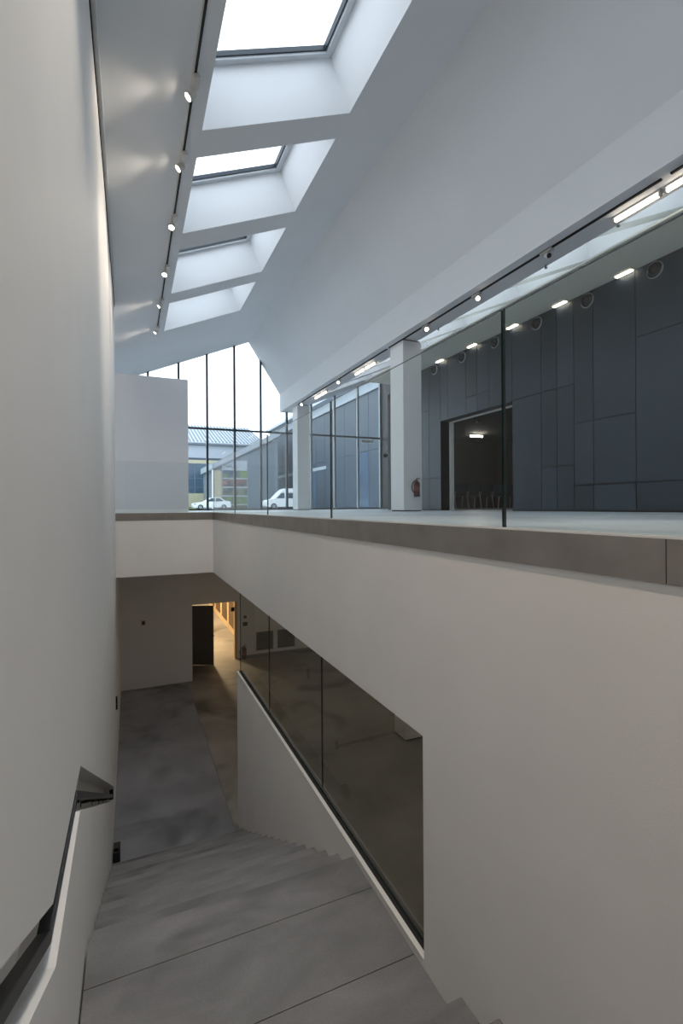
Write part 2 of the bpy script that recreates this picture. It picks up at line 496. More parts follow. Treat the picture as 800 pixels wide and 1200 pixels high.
for i, (a, b) in enumerate(SKY2):
    skylight(wk, T2, 0.05, 2.05, a, b, 'skylight beyond the valley beam, %s from the back wall' % ordn[i], False)
    wk += 1

# ------------------------------------------------------------------ gable glazing
ga = thing('window_1', 'tall gable window of dark mullions at the far end of the hall', 'window', (4.0, YG, ZF), kind='structure')
def gtop(x):
    if x <= XRIDGE: return roof(x)
    if x <= 5.1: return zr + (4.165 - zr) * (x - XRIDGE) / (5.1 - XRIDGE)
    if x <= 5.63: return 3.52
    return Z2 + M1 * (x - X2)
MX = [-1.2, -0.43, 0.55, 1.52, 2.46, 3.41, 4.36, 5.34, 6.30, 7.27, 8.27, 9.27]
ZT = 2.735
for i, x in enumerate(MX):
    mb = MB().prism([(x - .034, ZF), (x + .034, ZF), (x + .034, gtop(x + .034) - .002), (x - .034, gtop(x - .034) - .002)], YG - .03, YG + .09, 'y')
    mb.build('mullion', MULL if x < 6 else MULLG, ga)
for i in range(len(MX) - 1):
    a, b = MX[i] + .034, MX[i + 1] - .034
    MB().box(a, b, YG - .02, YG + .08, ZT - .03, ZT + .03).build('transom', MULL, ga)
    MB().box(a, b, YG - .02, YG + .08, ZF, ZF + .05).build('bottom_rail', MULL, ga)
    MB().box(a, b, YG + .02, YG + .035, ZF + .05, ZT - .03).build('pane', GLASS, ga)
    pts = [(a, ZT + .03), (b, ZT + .03), (b, gtop(b) - .004)]
    for xk in (5.63001, 5.62999, 5.1001, 5.0999, XRIDGE):
        if a < xk < b: pts.append((xk, gtop(xk) - .004))
    pts.append((a, gtop(a) - .004))
    MB().prism(pts, YG + .02, YG + .035, 'y').build('pane', GLASS, ga)

# ------------------------------------------------------------------ charcoal panel wall with the doorway
XD = 6.95
YD0, YD1, ZD = 7.444, 9.867, 2.065
m = MB()
m.box(XD + .014, XD + .25, YB, YD0, ZF, 3.53)
m.box(XD + .014, XD + .25, YD1, 12.3, ZF, 3.53)
m.box(XD + .014, XD + .25, YD0, YD1, ZD, 3.53)
wd = m.build('wall_gallery', BLACK)
tag(wd, 'charcoal panel-clad wall along the upper gallery with a wide doorway', 'wall', kind='structure')
lay = [((-7, -4.6), [.335, 2.5]), ((-4.6, -2.2), [1.38]), ((-2.2, -.6), [.69, 2.07]), ((-.6, 1.4), [.335, 2.5]), ((1.4, 3.0), [1.38]), ((3.0, 4.885), [.335, 2.5]),
       ((4.885, 5.611), [.335, 1.385]), ((5.611, 5.988), [.335, 1.385]), ((5.988, 6.352), [.69, 2.075]), ((6.352, 6.708), [.69, 2.075]),
       ((6.708, 7.444), [2.075]), ((9.867, 10.366), [.69]), ((10.366, 10.9), [.69, 2.43]), ((10.9, 11.6), [.69, 2.43]), ((11.6, 12.3), [.69])]
lay_d = [((7.444, 8.118), []), ((8.118, 8.504), [2.43]), ((8.504, 8.885), [2.43]), ((8.885, 9.574), []), ((9.574, 9.867), [])]
G = 0.006
for rows, zb in ((lay, ZF + .02), (lay_d, ZD)):
    for (a, b), zs in rows:
        zz = [zb] + zs + [3.53]
        for z0, z1 in zip(zz[:-1], zz[1:]):
            MB().box(XD, XD + .014, a + G, b - G, z0 + .010, z1 - .010).build('panel', PANEL, wd)
# door lining and the room behind
dr = thing('door_1', 'wide open doorway with dark reveals and a white inner frame in the charcoal wall', 'doorway', (XD, (YD0 + YD1) / 2, ZF), kind='structure')
MB().box(XD, XD + .25, YD1, YD1 + .012, ZF, ZD).build('reveal', REVEAL, dr)
MB().box(XD, XD + .25, YD0 - .012, YD0, ZF, ZD).build('reveal', REVEAL, dr)
MB().box(XD, XD + .25, YD0, YD1, ZD - .001, ZD + .011).build('reveal', REVEAL, dr)
MB().box(XD + .25, XD + .34, YD1 - .07, YD1, ZF, ZD).build('door_frame', TRIMW, dr)
MB().box(XD + .25, XD + .34, YD0, YD0 + .07, ZF, ZD).build('door_frame', TRIMW, dr)
MB().box(XD + .25, XD + .34, YD0 + .07, YD1 - .07, ZD - .022, ZD).build('door_frame', TRIMW, dr)
m = MB()
m.box(15.0, 15.2, YB, YG - .1, ZF, 3.53)
m.box(9.5, 15.2, YG - .3, YG - .1, ZF, 3.53)
m.box(XD + .25, 15, 4.0, 4.2, ZF, 3.53)
m.box(9.5, 9.7, 13.4, YG - .1, ZF, 3.53)
m.box(7.6, 9.5, 13.4, 13.5, ZF, 3.53)
m.box(7.5, 7.6, 12.3, 13.5, ZF, 3.53)
m.box(XD + .25, 7.5, 12.3, 12.4, ZF, 3.53)
m.box(7.5, 9.7, 12.3, 13.5, 3.40, 3.53)
tag(m.build('wall_room', ROOMW), 'dark walls of the seminar room behind the doorway', 'wall', kind='structure')
m = MB().box(XD + .25, 15, 4.2, 12.3, 2.75, 2.9)
m.box(7.6, 15, 12.3, 13.4, 2.75, 2.9)
m.box(9.7, 15, 13.4, YG - .3, 2.75, 2.9)
tag(m.build('ceiling_room', ROOMW), 'ceiling of the dark seminar room', 'ceiling', kind='structure')

# ------------------------------------------------------------------ staircase
st = thing('staircase', 'grey concrete staircase with a landing between white walls', 'staircase', (0.68, 3.0, ZL))
S0, S1 = XL + .012, XR - .001
NR, RL = 15, (ZLAND - ZL) / 15
Y1, TL = 3.60, 0.305
for k in range(1, NR):
    z = ZLAND - RL * k
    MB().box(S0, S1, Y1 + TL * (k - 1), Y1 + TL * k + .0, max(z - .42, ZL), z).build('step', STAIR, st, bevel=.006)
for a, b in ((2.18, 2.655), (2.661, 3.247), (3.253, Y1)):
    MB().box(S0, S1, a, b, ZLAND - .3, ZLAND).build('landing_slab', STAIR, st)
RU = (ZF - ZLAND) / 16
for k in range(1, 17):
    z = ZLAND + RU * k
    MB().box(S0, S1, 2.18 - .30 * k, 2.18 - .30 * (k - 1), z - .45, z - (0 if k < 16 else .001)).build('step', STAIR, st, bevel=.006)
MB().box(XL + .0005, S0 - .0005, -2.5, 7.87, ZL, ZL + .01).build('edge_joint', BLACK, st)

# ------------------------------------------------------------------ edge band, glass balustrade
eb = thing('edge_band', 'dark bronze steel band along the edge of the gallery floor', 'edge band', (XR, 5, ZF - .155))
Yj = [-2.3, -1.95, 1.052, 4.05, 7.05, XBK - .008]
for a, b in zip(Yj[:-1], Yj[1:]):
    MB().box(XR - .008, XR - .0005, a + .002, b - .002, ZF - .155, ZF - .004).build('plate', STEEL, eb)
for a, b in ((XL + .001, .68), (.68, XR - .009)):
    MB().box(a + .001, b - .001, XBK - .008, XBK - .0005, ZF - .155, ZF - .004).build('plate', STEEL, eb)
MB().box(XR - .008, XR + .05, -2.3, XBK - .01, ZF - .003, ZF + .006).build('top_strip', TRIMW, eb)
MB().box(XL + .001, XR + .05, XBK - .008, XBK + .05, ZF - .003, ZF + .006).build('top_strip', TRIMW, eb)

gb = thing('glass_balustrade', 'frameless glass balustrade of tall clear panels along the gallery edge', 'balustrade', (XR + .02, 5, ZF))
Yp = [-2.3, -0.365, 1.846, 4.058, 6.281, 8.479, XBK + .02]
GM = [0, 0, 1, 1, 1, 1]
for a, b in zip(Yp[:-1], Yp[1:]):
    MB().box(XR + .012, XR + .026, a + .007, b - .007, ZF + .006, 0.955, mi=[0, 0, 1, 1, 1, 1]).build('glass_panel', [BGLASS, GEDGE], gb)
gb2 = thing('glass_balustrade', 'short glass balustrade across the far end of the void', 'balustrade', (.7, XBK + .02, ZF))
for a, b in ((XL + .01, XR - .01),):
    MB().box(a, b, XBK + .012, XBK + .026, ZF + .006, 0.955, mi=[1, 1, 0, 0, 1, 1]).build('glass_panel', [BGLASS, GEDGE], gb2)

# glazed opening of the stair wall
gp = thing('glass_partition', 'tinted glass screen in the long opening of the stair wall', 'glass screen', (XR + .04, 5.4, -2.82))
Yq = [2.551, 4.436, 6.405, 8.3]
for a, b in zip(Yq[:-1], Yq[1:]):
    MB().box(XR + .055, XR + .069, a + .004, b - .004, -2.802, ZS - .001, mi=[0, 0, 1, 1, 1, 1]).build('glass_panel', [PGLASS, GEDGE], gp)
MB().box(XR - .004, XR + .03, 2.551, 8.304, -2.8195, -2.806).build('sill_trim', TRIMW, gp)
MB().box(XR + .036, XR + .0995, 2.551, 8.30, -2.8195, -2.803).build('channel', BLACK, gp)

# ------------------------------------------------------------------ handrail in the niche
hr = thing('handrail', 'dark metal handrail running inside the niche of the left wall', 'handrail', (XL - .05, 3, -1.7))
rail_c = [(-2.1, 0.725), (2.225, -1.702), (3.29, -1.715), (8.86, -4.765)]
def rail_seg(a, b, name):
    (y0, z0), (y1, z1) = a, b
    h = .027
    def P(x, y, z): return (x, y, z)
    vs = []
    for x in (XL - .064, XL - .014):
        vs += [(x, y0, z0 - h), (x, y1, z1 - h), (x, y1, z1 + h), (x, y0, z0 + h)]
    MB().add(vs, [(0, 1, 2, 3), (7, 6, 5, 4), (0, 4, 5, 1), (1, 5, 6, 2), (2, 6, 7, 3), (3, 7, 4, 0)]).build(name, RAILM, hr, bevel=.004)
for a, b in zip(rail_c[:-1], rail_c[1:]):
    rail_seg(a, b, 'rail')
def rz(y):
    for (y0, z0), (y1, z1) in zip(rail_c[:-1], rail_c[1:]):
        if y0 <= y <= y1: return z0 + (z1 - z0) * (y - y0) / (y1 - y0)
for y in (-1.2, .0, .9, 2.6, 3.7, 5.0, 6.3, 7.5, 8.6):
    z = rz(y) - .03
    b = MB()
    b.box(XL - ND + .001, XL - .04, y - .010, y + .010, z - .012, z + .008)
    b.box(XL - ND + .001, XL - ND + .008, y - .02, y + .02, z - .04, z + .03)
    b.build('bracket', RAILM, hr)
MB().box(XL - .064, XL - .002, 8.855, 8.87, -4.82, -4.66).build('end_cap', RAILM, hr)

# ------------------------------------------------------------------ columns
def column(loc, w, d, z0, z1, label, mat, foot=True):
    t = thing('column', label, 'column', (loc[0] + w / 2, loc[1] + d / 2, z0))
    MB().box(loc[0], loc[0] + w, loc[1], loc[1] + d, z0 + (.025 if foot else 0), z1).build('shaft', mat, t, bevel=.006)
    if foot: MB().box(loc[0] + .015, loc[0] + w - .015, loc[1] + .015, loc[1] + d - .015, z0, z0 + .026).build('shadow_base', BLACK, t)
    MB().box(loc[0] + .02, loc[0] + w - .02, loc[1] + .02, loc[1] + d - .02, z1, z1 + .02).build('top_gap', BLACK, t)
column((5.27, 8.81), .45, .55, ZF, 3.50, 'square white column with the fire extinguisher on it', WHITE)
column((5.27, 15.85), .45, .55, ZF, 3.50, 'square white column beside the gable window', WHITE)
column((5.75, 9.6), .45, .5, ZL, ZS - .02, 'square pillar in the lower room behind the glass screen', PLASTER)

# fire extinguisher on the near column's face
def extinguisher(loc, label, body, hang=True, s=1.0):
    x, y, z = loc
    t = thing('fire_extinguisher', label, 'extinguisher', loc)
    R_, H = .062 * s, .33 * s
    MB().lathe([(0, 0), (R_ * .96, 0), (R_, .012), (R_, H * .82), (R_ * .9, H * .9), (R_ * .55, H * .97), (R_ * .35, H), (0, H)], (x, y, z), (0, 0, 1), 20).build('cylinder', body, t)
    MB().lathe([(0, 0), (R_ * 1.03, 0), (R_ * 1.03, .035), (R_ * .98, .036)], (x, y, z), (0, 0, 1), 20).build('foot_ring', RUB, t)
    MB().lathe([(R_ * 1.012, H * .35), (R_ * 1.012, H * .68)], (x, y, z), (0, 0, 1), 20).build('label_band', paint('label_print', (0.22, 0.06, 0.055), .5, .25, 40), t)
    b = MB().cyl((x, y, z + H), (x, y, z + H + .035 * s), .018 * s)
    b.box(x - .012 * s, x + .06 * s, y - .008, y + .008, z + H + .03 * s, z + H + .042 * s)
    b.build('valve', BRASS, t)
    b = MB().box(x - .01, x + .075 * s, y - .008, y + .008, z + H + .055 * s, z + H + .064 * s)
    b.box(x - .012, x - .004, y - .008, y + .008, z + H + .03 * s, z + H + .06 * s)
    b.build('lever', RUB, t)
    pts = [(x - .01, y, z + H + .02 * s)]
    for k in range(1, 13):
        a = k / 12 * math.pi
        pts.append((x - .01 - (.105 * s) * math.sin(a) - .005 * k * s * .5, y - .01, z + H + .02 * s - (H * .82) * (1 - math.cos(a)) / 2))
    MB().tube(pts, .011 * s, 8).build('hose', RUB, t)
    if hang:
        MB().box(x - .02, x + .02, y + R_ * .6, y + R_ + .02, z + H * .6, z + H * .75).build('wall_bracket', RUB, t)
extinguisher((5.54, 8.81 - .083, 0.195), 'red fire extinguisher hung on the white column', RED)
extinguisher((3.68, 17.18, ZL), 'dark fire extinguisher standing by the lower wall near the doorway', RUB, False, 1.25)

# ------------------------------------------------------------------ track lights on the sloping ceiling
XT = 0.64
tr = thing('light_track', 'thin dark lighting track along the sloping left ceiling', 'light track', (XT, 5, roof(XT)))
for a, b in zip([-3.0, .6, 4.2, 7.3, 10.3], [.57, 4.17, 7.27, 10.27, 13.35]):
    MB().box(XT - .011, XT + .011, a, b, -.022, 0.0005, T1).build('track_rail', BLACK, tr)
    MB().box(XT - .025, XT - .0115, a, b, -.012, 0.0005, T1).build('track_rail', FIXW, tr)
def spotlight(y, label, power, aim, size=98):
    zc = roof(XT)
    t = thing('spotlight', label, 'spotlight', (XT, y, zc), 'spotlights on the left ceiling track')
    MB().box(XT - .03, XT + .03, y - .16, y + .02, -.075, -.0225, T1).build('adaptor', FIXW, t, bevel=.004)
    aim = Vector(aim).normalized()
    hc = Vector((XT - .02, y + .03, zc - .115))
    MB().cyl((XT, y + .01, zc - .07), hc, .011).build('neck', FIXW, t)
    MB().lathe([(.0, -.05), (.036, -.05), (.046, -.03), (.048, .05), (.043, .051), (.041, .043)], hc, aim, 20).build('lamp_head', FIXW, t)
    MB().lathe([(.041, .041), (.0, .041)], hc, aim, 20).build('lamp_face', LAMPW, t)
    ld = bpy.data.lights.new('spot_lamp', 'SPOT'); ld.energy = power; ld.color = (1.0, .86, .70); ld.spot_size = math.radians(size); ld.spot_blend = .8; ld.shadow_soft_size = .04
    lo = bpy.data.objects.new('spot_lamp', ld); COL.objects.link(lo); lo.parent = t
    p = hc + aim * .075 - Vector((XT, y, zc))
    lo.location = p; lo.rotation_euler = aim.to_track_quat('-Z', 'Y').to_euler()
for k, y in enumerate((-1.6, -.2, 1.2, 2.6, 3.95)):  # spotlights added above the view to brighten stairs, walls and end fascia
    spotlight(y, 'added unseen spotlight overhead on the left ceiling track, %s from the back wall' % ordn[k], 68 if k < 4 else 190, (.04, 0, -.99) if k < 4 else (.02, .80, -.60), 100 if k < 4 else 60)
for k, y in enumerate((5.38, 6.58, 8.02, 9.71, 11.28, 13.03)):
    spotlight(y, ['lit spotlight nearest the camera on the left ceiling track', 'second lit spotlight along the left ceiling track', 'third spotlight along the left ceiling track',
                  'fourth spotlight along the left ceiling track', 'fifth spotlight along the left ceiling track, small and far', 'last spotlight at the far end of the left ceiling track'][k], 13 if k in (0, 1, 4, 5) else 45, (-.70, 0, -.72) if k in (0, 1, 4, 5) else (-.2, -.45, -.87))

# ------------------------------------------------------------------ lights under the beam
bt = thing('light_track', 'thin dark lighting track under the valley beam', 'light track', (5.27, 5, 3.52))
for a, b in zip([-3, .6, 3.4, 6.55, 9.5, 12.4], [.5, 3.3, 6.5, 9.4, 12.35, 15.7]):
    MB().box(5.255, 5.285, a, b, 3.500, 3.5195).build('track_rail', BLACK, bt)
for k, y in enumerate((4.97, 6.45, 7.95, 12.29, 15.4)):
    t = thing('spotlight', ['switched-off spotlight nearest the camera under the beam', 'second spotlight from the camera under the beam', 'spotlight under the beam just before the white column',
                            'small spotlight under the beam between the two columns', 'spotlight under the beam above the far column'][k], 'spotlight', (5.27, y, 3.50), 'spotlights under the beam')
    MB().box(5.24, 5.30, y - .1, y + .1, 3.475, 3.4995).build('adaptor', FIXW, t)
    hc = Vector((5.27, y - .02, 3.43)); aim = Vector((-.35, -.75, -.45)).normalized()
    MB().cyl((5.27, y, 3.476), hc, .010).build('neck', FIXW, t)
    MB().lathe([(0, -.05), (.034, -.05), (.040, -.03), (.040, .05), (.034, .05), (.033, .042)], hc, aim, 16).build('lamp_head', FIXW, t)
    MB().lathe([(.033, .040), (0, .040)], hc, aim, 16).build('lamp_face', LAMPW if k else RUB, t)
def tube_light(x, y0, y1, z, label, group, power=5):
    t = thing('tube_light', label, 'tube light', (x, (y0 + y1) / 2, z), group)
    MB().box(x - .035, x + .035, y0, y1, z - .02, z - .0005).build('housing', FIXW, t)
    MB().cyl((x, y0 + .03, z - .045), (x, y1 - .03, z - .045), .022, n=12).build('tube', TUBE, t)
    MB().box(x - .02, x + .02, y0 + .005, y0 + .03, z - .065, z - .02).build('end_cap', FIXW, t)
    MB().box(x - .02, x + .02, y1 - .03, y1 - .005, z - .065, z - .02).build('end_cap', FIXW, t)
for (a, b), lb in zip(((3.52, 4.11), (2.90, 3.49), (10.39, 10.97), (10.99, 11.57), (13.55, 14.06), (14.08, 14.6)),
                      ('long lit tube under the beam at the right, the farther of the near pair', 'lit tube under the beam cut by the right edge of the photo', 'lit tube under the beam just beyond the white column, nearer of two',
                       'lit tube under the beam beyond the white column, farther of two', 'nearer tube of the farthest lit pair under the beam', 'farthest lit tube under the beam')):
    tube_light(5.46, a, b, 3.52, lb, 'tubes under the beam')
# sprinklers along the beam edge
for y, lb in ((4.15, 'small sprinkler at the beam edge beside the long lit tube'), (5.3, 'small sprinkler at the beam edge beside the dark spotlight'), (8.0, 'small sprinkler at the beam edge near the white column')):
    t = thing('sprinkler', lb, 'sprinkler', (5.60, y, 3.52), 'sprinklers at the beam edge')
    MB().cyl((5.60, y, 3.5195), (5.60, y, 3.49), .012, .016, 10).build('stem', FIXG, t)
    MB().cyl((5.60, y, 3.478), (5.60, y, 3.474), .022, .022, 10).cyl((5.60, y, 3.49), (5.60, y, 3.476), .005, n=6).build('deflector', FIXG, t)

# soffit lights and jet nozzles over the charcoal wall
for k, y in enumerate((3.81, 5.02, 6.225, 7.37, 8.596, 9.806)):
    t = thing('soffit_light', '%s lit strip light at the foot of the soffit, counted from the right edge' % ordn[k - 1] if k else 'strip light in the soffit beyond the right edge', 'soffit light', (6.86, y, 3.53), 'soffit lights over the charcoal wall')
    MB().box(6.80, 6.935, y - .16, y + .16, 3.515, 3.5295).build('housing', FIXW, t)
    MB().box(6.86, 6.925, y - .13, y + .13, 3.500, 3.515).build('diffuser', TUBE, t, bevel=.006)
for k, y in enumerate((3.46, 4.584, 5.712, 6.796, 7.93, 9.008, 10.107)):
    t = thing('air_nozzle', 'round metal air nozzle high on the charcoal wall, %s from the right edge' % ordn[k - 1] if k else 'round metal air nozzle beyond the right edge', 'air nozzle', (XD, y, 3.39), 'air nozzles on the charcoal wall')
    c = (XD, y, 3.385)
    MB().lathe([(.122, -.001), (.122, .012), (.114, .020), (.106, .016), (.102, .004), (.10, -.001)], c, (-1, 0, 0), 28).build('outer_ring', NOZR, t)
    MB().lathe([(.101, .001), (.096, .03), (.075, .055), (.055, .06), (.050, .045), (.045, .004)], c, (-1, -.25, -.15), 24).build('ball', NOZB, t)
    MB().lathe([(.05, .03), (.0, .02)], c, (-1, -.25, -.15), 20).build('throat', RUB, t)

# ------------------------------------------------------------------ things at the end of the gallery
PARTP = paint('partition_paint', (0.66, 0.66, 0.68), .7, .015)
pt = thing('partition_wall', 'plain pale grey free-standing partition at the far end behind the short balustrade', 'partition', (.3, 14.1, ZF))
MB().box(-1.19, 1.474, 14.0, 14.3, ZF, 3.54).build('panel', PARTP, pt)
MB().box(-1.19, 1.474, 13.994, 13.9995, ZF, ZF + .06).build('skirting', TRIMW, pt)
t = thing('security_camera', 'small white security camera hung in the gable glazing', 'camera', (8.6, YG - .05, 2.7))
b = MB().cyl((8.75, YG - .05, 2.66), (8.75, YG - .22, 2.60), .012)
b.build('arm', FIXW, t)
b = MB().box(8.38, 8.78, YG - .30, YG - .20, 2.50, 2.60); b.build('body', FIXW, t, bevel=.02)
MB().cyl((8.38, YG - .25, 2.55), (8.35, YG - .25, 2.55), .04).build('lens', RUB, t)
t = thing('security_camera', 'black dome camera on the dark recess wall', 'camera', (9.3, 16.6, 2.0))
MB().cyl((9.2995, 16.7, 2.0), (9.2, 16.7, 2.0), .03).build('arm', RUB, t)
MB().lathe([(0, -.06), (.07, -.05), (.09, 0), (.085, .05), (.05, .09), (0, .1)], (9.15, 16.7, 2.0), (0, 0, -1), 14).build('dome', RUB, t)

# ------------------------------------------------------------------ seminar room: chairs and lamp
def make_chair():
    t = thing('chair', 'x', 'chair', (0, 0, 0), 'chairs in the dark seminar room')
    MB().box(-.22, .22, -.20, .22, .43, .46).build('seat', SEATB, t, bevel=.01)
    vs = []
    pr = []
    b = MB()
    for i in range(5):
        x = -.21 + .105 * i
        d = -.03 * (1 - ((i - 2) / 2) ** 2)
        pr.append((x, d))
    for (x, d) in pr:
        vs += [(x, -.20 + d, .50), (x, -.27 + d, .84), (x, -.285 + d, .84), (x, -.215 + d, .50)]
    fs = []
    for i in range(4):
        for j in range(4):
            fs.append((i * 4 + j, i * 4 + (j + 1) % 4, (i + 1) * 4 + (j + 1) % 4, (i + 1) * 4 + j))
    fs += [(0, 1, 2, 3), (19, 18, 17, 16)]
    b.add(vs, fs); b.build('backrest', SEATB, t)
    for sx in (-1, 1):
        MB().tube([(sx * .215, -.20, .44), (sx * .225, -.31, 0.0)], .013).build('leg', LEGM, t)
        MB().tube([(sx * .215, .18, .44), (sx * .225, .25, 0.0)], .013).build('leg', LEGM, t)
        MB().tube([(sx * .215, -.20, .44), (sx * .215, .19, .44)], .011).build('seat_rail', LEGM, t)
        MB().tube([(sx * .20, -.20, .44), (sx * .20, -.235, .6)], .011).build('back_post', LEGM, t)
    return t
ch = make_chair()
chl = ['leftmost', 'second from the left', 'third from the left', 'fourth from the left', 'fifth from the left', 'rightmost']
for k in range(6):
    c = ch if k == 0 else copy_tree(ch)
    c.location = (10.30 + .50 * k, 13.6 - .04 * k, ZF)
    c.rotation_euler = (0, 0, math.radians(-14))
    c['label'] = 'black chair with chrome legs, %s of the row in the doorway' % chl[k]
t = thing('tube_light', 'lit tube lamp on the ceiling of the dark seminar room', 'tube light', (12.2, 15.0, 2.75))
MB().box(11.92, 12.52, 14.95, 15.05, 2.70, 2.7495).build('housing', FIXW, t)
MB().cyl((11.95, 15.0, 2.67), (12.49, 15.0, 2.67), .03, n=12).build('tube', ROOML, t)
t = thing('tube_light', 'added tube lamp on the seminar room ceiling, hidden above the doorway head', 'tube light', (8.7, 9.0, 2.75))  # lamp added out of view to light the chairs
MB().box(8.4, 9.0, 8.95, 9.05, 2.70, 2.7495).build('housing', FIXW, t)
MB().cyl((8.43, 9.0, 2.67), (8.97, 9.0, 2.67), .03, n=12).build('tube', ROOML, t)
for (x, y) in ((10.3, 12.6), (9.9, 10.2)):
    t = thing('smoke_detector', 'small detector on the room ceiling, %s' % ('farther in' if y > 12 else 'nearer the doorway edge'), 'detector', (x, y, 2.75), 'detectors on the seminar room ceiling')
    MB().lathe([(.06, 0), (.06, .03), (.035, .06), (0, .06)], (x, y, 2.7495), (0, 0, -1), 14).build('housing', RUB, t)

# ------------------------------------------------------------------ lower hall: doorway, corridor, fittings
d2 = thing('door_2', 'double doorway with one dark leaf ajar opening to a warm lit corridor', 'door', (2.6, YG, ZL), kind='structure')
th = math.radians(-22)
def RT(x, y, z):   # leaf hinged at the left jamb, swung a little towards the hall
    return (DX0 + .01 + x * math.cos(th) - y * math.sin(th), YG - .01 + x * math.sin(th) + y * math.cos(th), z)
lf = MB().box(0, .86, -.04, 0, ZL + .01, DZ - .01, RT).build('leaf', DOORM, d2)
hb = MB().box(.78, .80, -.09, -.04, ZL + 1.0, ZL + 1.03, RT); hb.box(.78, .90, -.10, -.085, ZL + 1.0, ZL + 1.03, RT)
hb.build('handle', RUB, lf, loc=d2['_loc'])
MB().box(DX1 - .09, DX1, YG + .0, YG + .199, ZL, DZ).build('jamb', CREAM, d2)
MB().box(DX1 - .20, DX1 - .09, YG + .08, YG + .13, DZ - .36, DZ - .22).build('closer', RUB, d2)
# corridor shell
m = MB()
m.box(3.95, 4.15, YG + .2, 33, ZL, ZS)
m.box(1.3, 1.5, YG + .2, 33, ZL, ZS)
m.box(1.3, 4.15, 33, 33.2, ZL, ZS)
m.box(1.3, 1.735, YG + .001, YG + .2, ZL, ZS)
cw = m.build('wall_corridor', CREAM)
tag(cw, 'cream walls of the lit corridor behind the lower doorway', 'wall', kind='structure')
for k in range(6):
    y = 18.6 + k * 1.75
    MB().box(3.925, 3.949, y, y + 1.15, ZL + .28, ZL + 2.6).build('timber_panel', BROWN, cw)
tag(MB().box(1.3, 4.15, YG + .2, 33, ZL + 2.75, ZL + 2.9).build('ceiling_corridor', CREAM), 'ceiling of the lit corridor', 'ceiling', kind='structure')
for k, y in enumerate((19.6, 23.5, 27.5)):
    t = thing('ceiling_lamp', 'warm ceiling lamp in the corridor, %s from the doorway' % ordn[k], 'ceiling lamp', (2.5, y, ZL + 2.75), 'corridor lamps')
    MB().lathe([(.17, 0), (.17, .03), (.16, .05)], (2.5, y, ZL + 2.7495), (0, 0, -1), 20).build('rim', FIXW, t)
    MB().lathe([(.16, .045), (.12, .07), (0, .085)], (2.5, y, ZL + 2.7495), (0, 0, -1), 20).build('diffuser', emit('corridor_lamp', (1.0, .76, .45), 260), t)

for k, (x, y) in enumerate(((4.2, 12.5), (7.2, 12.5), (4.2, 6.0), (7.2, 6.0), (7.2, 1.0))):  # lamps added out of sight to brighten the lower room
    t = thing('ceiling_lamp', 'added unseen ceiling lamp of the lower room, %s one' % ordn[k], 'ceiling lamp', (x, y, ZS), 'added lower room lamps')
    MB().box(x - .08, x + .08, y - .65, y + .65, ZS - .05, ZS - .0005).build('housing', FIXW, t)
    MB().box(x - .06, x + .06, y - .62, y + .62, ZS - .065, ZS - .05).build('diffuser', emit('added_lower_lamp', (1.0, .85, .68), 8.0), t)

def plate(name, label, cat, cx, y, cz, w, h, mat, knob=True):
    t = thing(name, label, cat, (cx, y, cz))
    MB().box(cx - w / 2, cx + w / 2, y - .02, y - .0005, cz - h / 2, cz + h / 2).build('cover', mat, t, bevel=.003)
    if knob: MB().box(cx - w / 4, cx + w / 4, y - .027, y - .02, cz - h / 4, cz + h / 4).build('rocker', RUB, t)
plate('wall_switch', 'small square plate on the shaded white wall block', 'switch', .332, 15.65, -3.45, .10, .13, VENTM)
plate('call_point', 'upper small dark box on the wall right of the corridor doorway', 'call point', 3.74, YG, -3.94, .10, .10, RUB)
plate('call_point', 'lower larger dark box on the wall right of the corridor doorway', 'call point', 3.74, YG, -4.19, .17, .14, RUB)
t = thing('wall_switch', 'black double switch on the left wall beside the shaded hall', 'switch', (XL, 10.4, -3.8))
for z in (-3.74, -3.86):
    MB().box(XL + .0005, XL + .03, 10.34, 10.46, z - .05, z + .05).build('button', RUB, t)
for k, (a, b) in enumerate(((4.14, 4.77), (4.93, 5.59))):
    t = thing('wall_grille', 'left ventilation grille low on the far lower wall' if k == 0 else 'right ventilation grille low on the far lower wall', 'grille', ((a + b) / 2, YG, -5.2), 'grilles on the lower wall')
    MB().box(a + .03, b - .03, YG - .012, YG - .0005, -5.17, -4.565).build('back_plate', RUB, t)
    f = MB()
    for (p, q, r, s) in ((a, b, -5.2, -5.17), (a, b, -4.565, -4.535), (a, a + .03, -5.17, -4.565), (b - .03, b, -5.17, -4.565)):
        f.box(p, q, YG - .03, YG - .0005, r, s)
    f.build('frame', VENTM, t)
    for i in range(9):
        z = -5.13 + i * .064
        MB().box(a + .03, b - .03, YG - .028, YG - .0125, z, z + .034).build('slat', VENTM, t)
t = thing('floor_box', 'small black box on the concrete at the foot of the left wall', 'box', (XL + .07, 8.25, ZL))
MB().box(XL + .012, XL + .11, 8.12, 8.38, ZL, ZL + .16).build('case', RUB, t, bevel=.01)
MB().box(XL + .02, XL + .09, 8.15, 8.30, ZL + .16, ZL + .21).build('lid', RUB, t, bevel=.01)

# ------------------------------------------------------------------ outdoors beyond the gable
ZGR = -0.30
tag(MB().box(-60, 120, YG + .3, 160, ZGR - .3, ZGR).build('ground', ASPH), 'pale asphalt yard outside the gable window', 'ground', kind='structure')
tag(MB().box(-20, 20, 76, 82, ZGR, ZGR + .35).build('grass_verge', GRASS), 'strip of grass in front of the far hall', 'grass', kind='stuff')

